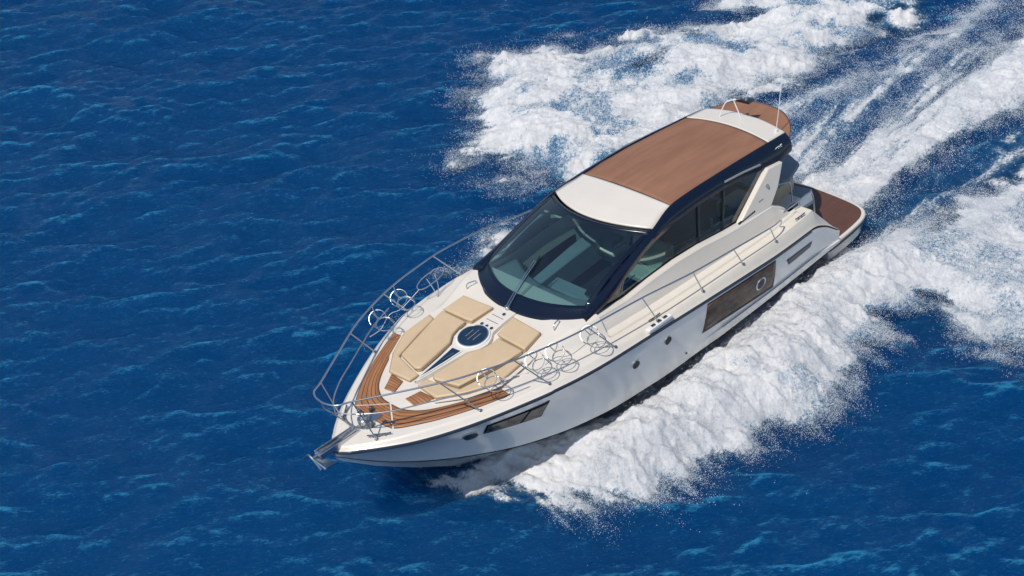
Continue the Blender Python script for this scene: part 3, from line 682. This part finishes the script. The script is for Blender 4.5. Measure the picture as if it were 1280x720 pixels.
# fender baskets
def basket(cx, s_, tilt=0, long=False):
    c = rp(cx, s_) + Vector((0, -s_ * .10, -.30))
    ax = Vector((.55, .45, .75)).normalized(); ax2 = Vector((.1, .25, .95)).normalized()
    root = bpy.data.objects.new('fender_basket', None); COL.objects.link(root); root.parent = rail
    R = .165; up = c + Vector((0, 0, .06)); lo = c + Vector((-.10, .05, -.10))
    bm = NB(); torus(bm, up, R, .0065 if s_ < 0 else .008, ax, 1, 32); mesh_obj('upper_ring', bm, 'darksteel', root)
    bm = NB(); torus(bm, lo, R, .008, ax2, 1, 32); mesh_obj('lower_ring', bm, 'steel', root)
    q = Vector((0, 0, 1)).rotation_difference(ax).to_matrix(); q2 = Vector((0, 0, 1)).rotation_difference(ax2).to_matrix(); bm = NB()
    bm.free()
    for k in range(3):
        a = q @ Vector((R * math.cos(k * 2.094 + .4), R * math.sin(k * 2.094 + .4), 0)); bm = NB()
        tube(bm, [up + a, lo + (q2 @ Vector((R * math.cos(k * 2.094 + .4), R * math.sin(k * 2.094 + .4), 0)))], .0075, 6); mesh_obj('basket_bar', bm, 'steel', root)
    bm = NB()
    for k in range(3):
        a = q @ Vector((R * math.cos(k * 2.094 + .4), R * math.sin(k * 2.094 + .4), 0)); tube(bm, [up, up + a], .006, 6)
    mesh_obj('spokes', bm, 'steel', root)
    bm = NB(); tp = rp(cx, s_); tube(bm, [tp, tp.lerp(up, .5) + Vector((0, s_ * .02, 0)), up + (tp - up).normalized() * .02], .008, 6); mesh_obj('hanger', bm, 'steel', root)
for x in (10.95, 10.25): basket(x, -1)
for x in (10.98, 10.12, 9.72, 8.98): basket(x, 1)
bm = NB()     # long looped holder on the far rail
c = Vector((9.35, -1.93, 2.56)); d = Vector((.88, .12, 0)).normalized()
loop = []
for k in range(28):
    a = 2 * math.pi * k / 28; loop.append(c + d * (.30 * math.cos(a) + .08 * math.copysign(1, math.cos(a))) + Vector((0, -.05, .10)) * math.sin(a) * .9)
tube(bm, loop, .010, 8, True); tube(bm, [c + d * .1 + Vector((0, 0, .05)), c + d * .02 + Vector((0, .05, -.2)), c + d * -.02 + Vector((0, .1, -.40)), c - d * .12 + Vector((0, .05, -.2)), c - d * .12 + Vector((0, 0, .05))], .009, 8, smooth=4)
mesh_obj('ladder_loop', bm, 'steel', rail, label='long oval steel loop on the far rail')
for s_ in (1, -1):
    bm = NB(); xs_ = [8.98, 9.4, 9.72, 10.12, 10.6, 10.98] if s_ > 0 else [9.7, 10.25, 10.6, 10.95, 11.3]
    tube(bm, [rp(x, s_) + Vector((0, -s_ * .12, -.38 - .09 * (i % 2))) for i, x in enumerate(xs_)], .006, 6, smooth=6); mesh_obj('fender_line', bm, 'plastic', rail)
# aft corner handrails
for s_ in (1, -1):
    bm = NB(); tube(bm, [(3.35, s_ * 1.66, 2.02), (3.1, s_ * 1.66, 2.08), (2.62, s_ * 1.64, 2.08), (2.30, s_ * 1.63, 2.10), (2.18, s_ * 1.66, 2.02), (2.16, s_ * 1.68, 1.60)], .015, 8, smooth=5)
    tube(bm, [(2.62, s_ * 1.64, 2.08), (2.62, s_ * 1.66, 1.88)], .013, 8); mesh_obj('stern_handrail', bm, 'steel')

# roof -------------------------------------------------------------
def rw(x): return ip(x, [2.2, 2.8, 3.5, 4.5, 5.6, 6.0, 6.45], [1.06, 1.09, 1.11, 1.14, 1.145, 1.19, 1.30])
def rz(x): return ip(x, [2.2, 2.8, 3.5, 4.5, 5.3, 5.8, 6.2, 6.5], [3.31, 3.345, 3.385, 3.425, 3.43, 3.40, 3.34, 3.27])
def rx(x, v):   # curved transverse lines: centre is further forward at the front, aft at the back
    if x > 5.7: return x + (.42 * (x - 5.7) / .75 + .02) * (1 - v * v)
    if x > 4: return x + .02 * (1 - v * v)
    return x + (-.09 * (4 - x) / 1.7) * (1 - v * v)
def roofp(x, v, dz=0):
    w = rw(x) ; cr = ip(x, [2.2, 5, 6.5], [.085, .10, .11]); X_ = rx(x, v)
    return (X_, w * v, rz(x) + cr * (1 - v * v) + dz - (.05 * (X_ - x) if x > 5.7 else 0))
def roofpatch(name, xa, xb, mat, dz, va=1.0, n=24, th=.03, parent=None, label=None):
    rows = [[roofp(xa + (xb - xa) * i / n, va * (-1 + 2 * j / 24), dz) for j in range(25)] for i in range(n + 1)]
    o = mesh_obj(name, loft(rows), mat, parent, smooth=40, label=label)
    so = o.modifiers.new('s', 'SOLIDIFY'); so.thickness = th; so.offset = -1 if rows and True else 1
    return o
roofpatch('roof_front_panel', 5.80, 6.45, 'gelcoat', 0, th=.05)
roofpatch('sunroof_canvas', 2.80, 5.77, 'canvas', -.012, .995, 40, .03, label='brown canvas sunroof stretched over the cabin')
roofpatch('roof_aft_panel', 2.22, 2.77, 'gelcoat', 0, .99, th=.05)
for xa in (2.785, 5.785):
    rows = [[roofp(xa + d, -1 + 2 * j / 24, -.02) for j in range(25)] for d in (-.02, .02)]; mesh_obj('roof_seam', loft(rows), 'black')
# aft visor
rows = []
for i in range(11):
    u = i / 10; r = []
    for j in range(33):
        v = -1 + 2 * j / 32; a = roofp(2.2, v * .98, -.04); xo = 1.50 + .66 * abs(v) ** 2.6; yo = v * (1.22 - .10 * abs(v) ** 4)
        r.append((a[0] + .02 + (xo - a[0]) * u, a[1] + (yo - a[1]) * u, a[2] - .02 + .04 * u - .11 * u * abs(v) ** 3))
    rows.append(r)
o = mesh_obj('aft_awning', loft(rows), 'canvas', label='brown awning curving out behind the roof'); so = o.modifiers.new('s', 'SOLIDIFY'); so.thickness = .025
bm = NB(); tube(bm, [Vector(p) for p in rows[-1]], .012, 6); mesh_obj('awning_hoop', bm, 'darksteel', o)

# side frames (navy band) and windscreen ---------------------------
OUT = [(8.62, 1.53, 2.475), (8.05, 1.51, 2.56), (7.65, 1.475, 2.68), (7.26, 1.43, 2.82), (6.65, 1.385, 3.01), (5.98, 1.35, 3.13), (5.2, 1.33, 3.17), (4.55, 1.33, 3.165), (3.8, 1.33, 3.11), (3.26, 1.35, 3.04), (2.75, 1.34, 2.98), (2.30, 1.28, 3.0)]
INN = [(8.50, 1.36, 2.60), (8.0, 1.345, 2.77), (7.6, 1.335, 2.915), (7.15, 1.325, 3.06), (6.5, 1.305, 3.27), (5.85, 1.17, 3.405), (5.2, 1.15, 3.435), (4.55, 1.145, 3.43), (3.8, 1.125, 3.405), (3.26, 1.105, 3.375), (2.75, 1.09, 3.345), (2.22, 1.06, 3.30)]
for s_ in (1, -1):
    A = smooth_path(OUT, 5); B = smooth_path(INN, 5); rows = []
    for a, b in zip(A, B):
        c = (a + b) / 2 + Vector((.02, .075, .05)); e = a + Vector((0, -.05, .0)); g = b + Vector((0, -.04, -.03))
        r = [e, a, a.lerp(c, .55) + Vector((0, .012, .004)), c, c.lerp(b, .5) + Vector((0, .005, .016)), b + Vector((0, 0, .006)), g]
        rows.append([(p.x, s_ * p.y, p.z) for p in r])
    bm = loft(rows); bm.faces.new([bm.verts.new(p) for p in rows[0]]); bm.faces.new([bm.verts.new(p) for p in rows[-1]])
    band = mesh_obj('side_frame', bm, 'navy', smooth=50, label='dark navy arch sweeping from windscreen to roof end')
    bm = NB(); tube(bm, [(x, s_ * (y + .05), z) for x, y, z in [(4.45, 1.30, 3.32), (3.9, 1.30, 3.27), (3.40, 1.305, 3.20)]], .022, 8, smooth=4)
    mesh_obj('frame_grille', bm, 'grey', band)
    # small pale logo marks near the aft end
    bm = NB()
    for dx, dz, w, h in ((0, 0, .035, .075), (-.06, .01, .05, .025), (-.06, -.035, .05, .02), (-.12, 0, .02, .08), (-.155, .02, .05, .018), (-.155, -.03, .05, .018)):
        box(bm, (2.78 + dx, s_ * (1.265), 3.25 + dz), (w, .012, h), Matrix.Rotation(-s_ * .6, 3, 'X'))
    mesh_obj('emblem', bm, 'plastic', band)
def wbase(v): return Vector((8.56 + .50 * (1 - abs(v) ** 2.2), v * 1.47, 2.50 - .015 * (1 - v * v)))
TOPC = lambda v: Vector(roofp(6.45, v, -.02)) + Vector((.05, 0, -.01))
def wsp(v, u, off=0):
    s_ = 1 if v >= 0 else -1
    a = wbase(v); b = TOPC(v)
    p = a.lerp(b, u); k = math.sin(math.pi * u) * .10
    # widen to follow the frame
    p.y = v * (ip(u, [0, .05, .35, .65, 1], [1.47, 1.40, 1.355, 1.335, 1.30]))
    return p + Vector((k * .5 + off * .55, 0, k * .9 + off * .8))
GU0, GU1, GV = .13, .965, .935
def grid(v0, v1, u0, u1, nv, nu, off=0): return [[wsp(v0 + (v1 - v0) * i / nv, u0 + (u1 - u0) * j / nu, off) for j in range(nu + 1)] for i in range(nv + 1)]
wsroot = bpy.data.objects.new('windscreen', None); COL.objects.link(wsroot); wsroot.parent = yacht
face_out(mesh_obj('windscreen_glass', loft(grid(-GV, GV, GU0, GU1, 40, 30)), 'glass', wsroot, smooth=80), (1, 0, 1))
bm = NB(); loft(grid(-1.03, 1.03, -.03, GU0, 44, 5, .004), bm); loft(grid(-1.0, 1.0, GU1, 1.0, 44, 2, .004), bm); loft(grid(-1.0, -GV, GU0, GU1, 4, 30, .004), bm); loft(grid(GV, 1.0, GU0, GU1, 4, 30, .004), bm)
fr = mesh_obj('windscreen_frame', bm, 'navy', wsroot, smooth=60); so = fr.modifiers.new('s', 'SOLIDIFY'); so.thickness = .02
for dv in (-.02, .04):
    pass
bm = NB(); cyl(bm, wsp(.0, -.01) + Vector((.04, 0, .03)), .05, .06, (0, 0, 1), 16); wp_ = mesh_obj('wiper', bm, 'steel', wsroot, bevel=.006)
for dv in (-.018, .018):
    bm = NB(); pts = [wsp(.0 + dv, 0) + Vector((.05, 0, .05))] + [wsp(-.01 + dv - .16 * u, u) + Vector((.03, 0, .05)) for u in (.15, .3, .44)]
    tube(bm, pts, .009, 6, smooth=3); mesh_obj('wiper_arm', bm, 'steel', wp_)
bm = NB(); pts = [wsp(-.08, .44) + Vector((.03, 0, .05)), wsp(-.09, .40) + Vector((.02, 0, .02)), wsp(-.02, .10) + Vector((.02, 0, .02))]; tube(bm, [wsp(-.085, .50) + Vector((.02, 0, .028)), wsp(-.02, .14) + Vector((.02, 0, .025))], .011, 6); mesh_obj('wiper_blade', bm, 'black', wp_)

# side windows -----------------------------------------------------
LOW = [(8.45, 1.44, 2.475), (7.6, 1.43, 2.42), (6.9, 1.43, 2.49), (6.2, 1.44, 2.52), (5.44, 1.45, 2.48), (4.75, 1.46, 2.40), (4.2, 1.46, 2.37), (3.6, 1.46, 2.36)]
def lowz(x): return ip(x, [p[0] for p in LOW[::-1]], [p[2] for p in LOW[::-1]])
def topp(x):
    xs_ = [p[0] for p in OUT[::-1]]; return ip(x, xs_, [p[1] for p in OUT[::-1]]), ip(x, xs_, [p[2] for p in OUT[::-1]])
def sidewin(x0_, x1_, s_, lean=(0, 0)):
    rows = []
    for i in range(17):
        u = i / 16; xl = x0_ + (x1_ - x0_) * u; xt = xl - .18 + lean[0] * (1 - u) + lean[1] * u
        if i == 0 and x0_ > 8: xt = xl
        yt, zt = topp(min(xt, 8.6)); zt = max(zt, lowz(xl) + .005); r = []
        for k in range(9):
            w = k / 8; r.append((xl + (xt - xl) * w, s_ * (1.44 + (yt - .03 - 1.44) * w), lowz(xl) + (zt + .01 - lowz(xl)) * w))
        rows.append(r)
    o = mesh_obj('side_window', loft(rows), 'sideglass', smooth=80)
    return face_out(o, (0, s_, .2))
for s_ in (1, -1):
    for a, b, ln in ((8.45, 5.46, (0, 0)), (5.40, 4.77, (0, -.08)), (4.70, 3.55, (-.08, -.30))):
        w_ = sidewin(a, b, s_, ln)
    for xb, xt in ((5.43, 5.23), (4.74, 4.48)):
        yt, zt = topp(xt); bm = NB(); tube(bm, [(xb, s_ * 1.455, lowz(xb)), (xt, s_ * (yt - .01), zt)], .026, 6); mesh_obj('window_mullion', bm, 'black')
    bm = NB(); tube(bm, [(x, s_ * 1.45, lowz(x) + .012) for x in [8.5 - .25 * i for i in range(19)]], .018, 6); mesh_obj('window_seal', bm, 'black')
    # raked white pillar
    bm = NB(); P = [(4.42, 1.53, 2.34), (3.24, 1.385, 3.06), (2.78, 1.375, 3.0), (3.10, 1.50, 2.62), (3.42, 1.55, 2.33)]
    poly_prism(bm, [(x, s_ * (y + .045), z) for x, y, z in P], Vector((0, -s_ * .12, 0)))
    pl_ = mesh_obj('roof_pillar', bm, 'gelcoat', bevel=.02, smooth=30)
    bm = NB(); cyl(bm, (3.40, s_ * 1.51, 2.78), .035, .03, (0, s_, .3), 20); mesh_obj('nav_light', bm, 'steel', pl_)
    bm = NB()
    for dx in (0, .06, .12): box(bm, (3.60 + dx * .8, s_ * 1.535, 2.56), (.035, .01, .05), Matrix.Rotation(-s_ * .2, 3, 'X'))
    mesh_obj('pillar_emblem', bm, 'grey', pl_)
    bm = NB(); box(bm, (5.95, s_ * 1.615, 2.36), (.13, .012, .055), Matrix.Rotation(s_ * .25, 3, 'X')); mesh_obj('fuel_cap_plate', bm, 'grey')
    bm = NB(); box(bm, (4.12, s_ * 1.55, 2.42), (.5, .03, .04), Matrix.Rotation(.1, 3, 'Y')); mesh_obj('pillar_foot', bm, 'black')

# interior ---------------------------------------------------------
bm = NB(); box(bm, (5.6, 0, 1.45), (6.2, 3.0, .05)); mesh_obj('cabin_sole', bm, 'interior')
bm = NB(); rows = []
for x, z in ((8.98, 2.44), (8.5, 2.40), (8.1, 2.36), (7.95, 2.24)): rows.append([(x + .0 - .42 * abs(v) ** 2.2, v * 1.36, z - .03 * v * v) for v in [-1 + j / 8 for j in range(17)]])
mesh_obj('dashboard', loft(rows), 'dash', smooth=50).modifiers.new('s', 'SOLIDIFY').thickness = .04
bm = NB(); P = [(8.1, -.60), (8.1, -.36), (6.9, -.50), (6.0, -.58), (6.0, -.95), (6.75, -.85)]
poly_prism(bm, [(x, y, 2.26) for x, y in P], .5); mesh_obj('centre_console', bm, 'dash', bevel=.03)
for pp_ in ([(7.86, -.30), (7.86, 1.12), (7.52, 1.12), (7.52, -.35)], [(6.05, -1.35), (6.05, -.3), (5.7, -.3), (5.7, -1.35)]):
    bm = NB(); poly_prism(bm, [(x, y, 2.20) for x, y in pp_], .5); mesh_obj('cabin_counter', bm, 'dash', bevel=.03)
def hseat(x, y, w=.55):
    root = bpy.data.objects.new('helm_seat', None); COL.objects.link(root); root.parent = yacht
    bm = NB(); box(bm, (x, y, 1.98), (.5, w, .14)); mesh_obj('seat', bm, 'seat', root, bevel=.04, segs=3)
    bm = NB(); box(bm, (x - .27, y, 2.32), (.12, w, .60), Matrix.Rotation(-.15, 3, 'Y')); mesh_obj('backrest', bm, 'seat', root, bevel=.045, segs=3)
    bm = NB(); cyl(bm, (x, y, 1.7), .07, .5); mesh_obj('pedestal', bm, 'steel', root)
    for d in (-1, 1):
        bm = NB(); tube(bm, [(x - .2, y + d * w * .52, 2.18), (x + .18, y + d * w * .52, 2.16)], .022, 8); mesh_obj('armrest', bm, 'seat', root)
hseat(6.25, .75, 1.0); hseat(5.9, -.45, .5)
bm = NB(); torus(bm, (7.30, .92, 2.40), .17, .014, (-.75, 0, .66)); swh = mesh_obj('steering_wheel', bm, 'steel')
bm = NB()
for k in range(3): tube(bm, [(7.30, .92, 2.40), (7.30 + .11 * math.cos(k * 2.1), .92 + .165 * math.sin(k * 2.1), 2.40 + .125 * math.cos(k * 2.1))], .009, 6)
mesh_obj('wheel_spokes', bm, 'steel', swh)
bm = NB(); box(bm, (7.62, .92, 2.28), (.25, .6, .18), Matrix.Rotation(.5, 3, 'Y')); mesh_obj('instrument_panel', bm, 'black', bevel=.02)
for y in (-1.1, 1.1):
    bm = NB(); box(bm, (4.6, y, 1.85), (1.7, .55, .5)); mesh_obj('saloon_sofa', bm, 'seat', bevel=.05, segs=3)
bm = NB(); box(bm, (4.7, 1.15, 2.3), (.04, .04, .5)); tube(bm, [(7.9, 1.3, 2.52), (7.1, 1.35, 2.62)], .012, 6); mesh_obj('cabin_grab_rail', bm, 'steel')

# cockpit aft ------------------------------------------------------
bm = NB(); box(bm, (2.28, -.25, 1.1), (1.0, 2.6, .95)); mesh_obj('transom_moulding', bm, 'gelcoat', bevel=.03)
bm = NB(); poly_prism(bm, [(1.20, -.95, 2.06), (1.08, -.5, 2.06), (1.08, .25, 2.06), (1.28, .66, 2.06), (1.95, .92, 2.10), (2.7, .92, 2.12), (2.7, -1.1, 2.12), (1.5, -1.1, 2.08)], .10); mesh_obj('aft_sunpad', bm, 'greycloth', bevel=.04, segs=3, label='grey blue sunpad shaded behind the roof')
bm = NB(); poly_prism(bm, [(1.34, -.95, 1.95), (1.30, .45, 1.95), (1.50, .66, 1.95), (2.7, .86, 2.0), (2.7, -1.0, 2.0)], .55); mesh_obj('sunpad_base', bm, 'cushion', bevel=.05)
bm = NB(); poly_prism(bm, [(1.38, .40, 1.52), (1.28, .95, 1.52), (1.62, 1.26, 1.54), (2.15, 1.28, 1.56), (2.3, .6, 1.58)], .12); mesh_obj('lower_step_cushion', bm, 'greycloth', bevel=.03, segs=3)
bm = NB(); box(bm, (2.45, 1.33, 1.3), (.5, .50, .5)); mesh_obj('stair_gap_shade', bm, 'navy', bevel=.02)  # solid navy block stands in for the shade inside the stair gap
bm = NB(); tube(bm, [(2.9, 1.15, 2.38), (2.6, 1.25, 2.36), (2.45, 1.32, 2.30), (2.45, 1.34, 1.9)], .014, 8, smooth=4); mesh_obj('cockpit_handrail', bm, 'steel')
bm = NB(); box(bm, (3.25, .75, 1.95), (.7, .9, .35)); mesh_obj('cockpit_seat', bm, 'cushion', bevel=.05, segs=3)

for k, (xa, xb_, z) in enumerate(((1.66, 1.95, .86), (1.95, 2.22, 1.14))):
    bm = NB(); box(bm, ((xa + xb_) / 2, 1.33, z - .14), (xb_ - xa, .50, .28)); mesh_obj('stern_step', bm, 'nonslip', bevel=.02)

# roof gear --------------------------------------------------------
bm = NB(); P = roofp(2.45, .86)
cyl(bm, (2.34, .93, 3.36), .035, .05); ab = mesh_obj('radio_antenna', bm, 'plastic', label='thin white whip antenna on the aft roof corner')
bm = NB(); tube(bm, [(2.34, .93, 3.37), (2.25, .95, 3.80), (2.12, .96, 4.5)], .0075, 6); mesh_obj('antenna_whip', bm, 'plastic', ab)
mast = bpy.data.objects.new('light_mast', None); COL.objects.link(mast); mast.parent = yacht
bm = NB(); tube(bm, [(2.50, -.42, 3.36), (2.42, -.30, 3.70), (2.36, -.12, 3.80), (2.34, .12, 3.83)], .013, 8, smooth=4); tube(bm, [(2.36, -.12, 3.80), (2.40, .10, 3.42)], .011, 6); mesh_obj('mast_arch', bm, 'plastic', mast)
bm = NB(); cyl(bm, (2.35, .04, 3.88), .035, .08, (0, 0, 1), 14); cyl(bm, (2.34, .2, 3.86), .028, .07); mesh_obj('anchor_light', bm, 'grey', mast)
bm = NB(); poly_prism(bm, [(2.42, .0, 3.86), (2.20, .30, 3.86), (2.40, .32, 3.86)], .04); mesh_obj('horn', bm, 'black', mast)

# hull windows and ports on the curved side ------------------------
def hp(x, t, off): 
    y, z = hside(x, t); y2, z2 = hside(x, min(t + .02, 1)); n = Vector((0, -(z2 - z), (y2 - y))).normalized()
    if n.y < 0: n = -n
    return Vector((x, y, z)) + n * off
def hullpanel(name, xa, xb, tf0, tf1, mat, off=.006, n=16, label=None, parent=None):
    rows = []
    for i in range(n + 1):
        u = i / n; rows.append([(lambda w: hp(xa(w) + (xb(w) - xa(w)) * u, tf0(u) + (tf1(u) - tf0(u)) * w, off))(j / 6) for j in range(7)])
    return rows
for s_ in (1, -1):
    def mk(name, rows, mat, th=.012, label=None, parent=None):
        o = mesh_obj(name, loft([[(p[0], s_ * p[1], p[2]) for p in r] for r in rows]), mat, parent, smooth=60, label=label); q_ = o.modifiers.new('s', 'SOLIDIFY'); q_.thickness = th; q_.offset = 0; return o
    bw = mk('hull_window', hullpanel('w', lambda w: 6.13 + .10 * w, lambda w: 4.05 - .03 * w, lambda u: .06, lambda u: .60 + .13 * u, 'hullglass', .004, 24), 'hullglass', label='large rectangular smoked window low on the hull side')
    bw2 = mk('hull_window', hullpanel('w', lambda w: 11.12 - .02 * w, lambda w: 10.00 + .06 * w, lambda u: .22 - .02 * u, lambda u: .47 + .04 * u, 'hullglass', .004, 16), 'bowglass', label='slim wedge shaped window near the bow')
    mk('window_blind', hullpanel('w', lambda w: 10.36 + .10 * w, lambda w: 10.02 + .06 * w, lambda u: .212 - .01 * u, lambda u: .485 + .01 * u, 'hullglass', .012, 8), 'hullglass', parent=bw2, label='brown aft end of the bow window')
    def port(x, t, r, flat=1, parent=None, big=False):
        c = hp(x, t, .012); n = (hp(x + .1, t, 0) - hp(x - .1, t, 0)).cross(hp(x, t + .06, 0) - hp(x, t - .06, 0)).normalized(); n = n if n.y > 0 else -n
        c = hp(x, t, 0) + n * .008; c = Vector((c.x, s_ * c.y, c.z)); n = Vector((n.x, s_ * n.y, n.z))
        bm = NB(); torus(bm, c, r, .010 if not big else .018, n, 1, 32); o = mesh_obj('porthole', bm, 'steel', parent)
        bm = NB(); cyl(bm, c, r, .012, n, 32); mesh_obj('porthole_glass', bm, 'bowglass', o)
        return o
    port(8.10, .33, .095); port(7.25, .26, .095); port(4.50, .38, .13, parent=bw, big=True); port(11.32, .42, .14)
    # side air scoop
    mk('air_intake', hullpanel('w', lambda w: 3.66 - .10 * w, lambda w: 2.76 + .04 * w, lambda u: .26 + .01 * u, lambda u: .42 - .03 * u, 'navy', .006, 16), 'rub', label='slanted dark air intake near the stern')
    bm = NB(); cyl(bm, hp(6.65, .8, .005) * 1 if s_ > 0 else Vector((6.65, -hp(6.65, .8, .005).y, hp(6.65, .8, .005).z)), .022, .02, (0, 1, 0), 14); mesh_obj('bilge_outlet', bm, 'rub')
    # dark pin line under the gunwale aft, pale line along low hull
    bm = NB(); tube(bm, [(x, s_ * (hside(x, .79)[0] + .03), hside(x, .79)[1]) for x in [5.6 - .2 * i for i in range(17)]], .008, 6); mesh_obj('hull_crease_trim', bm, 'grey')
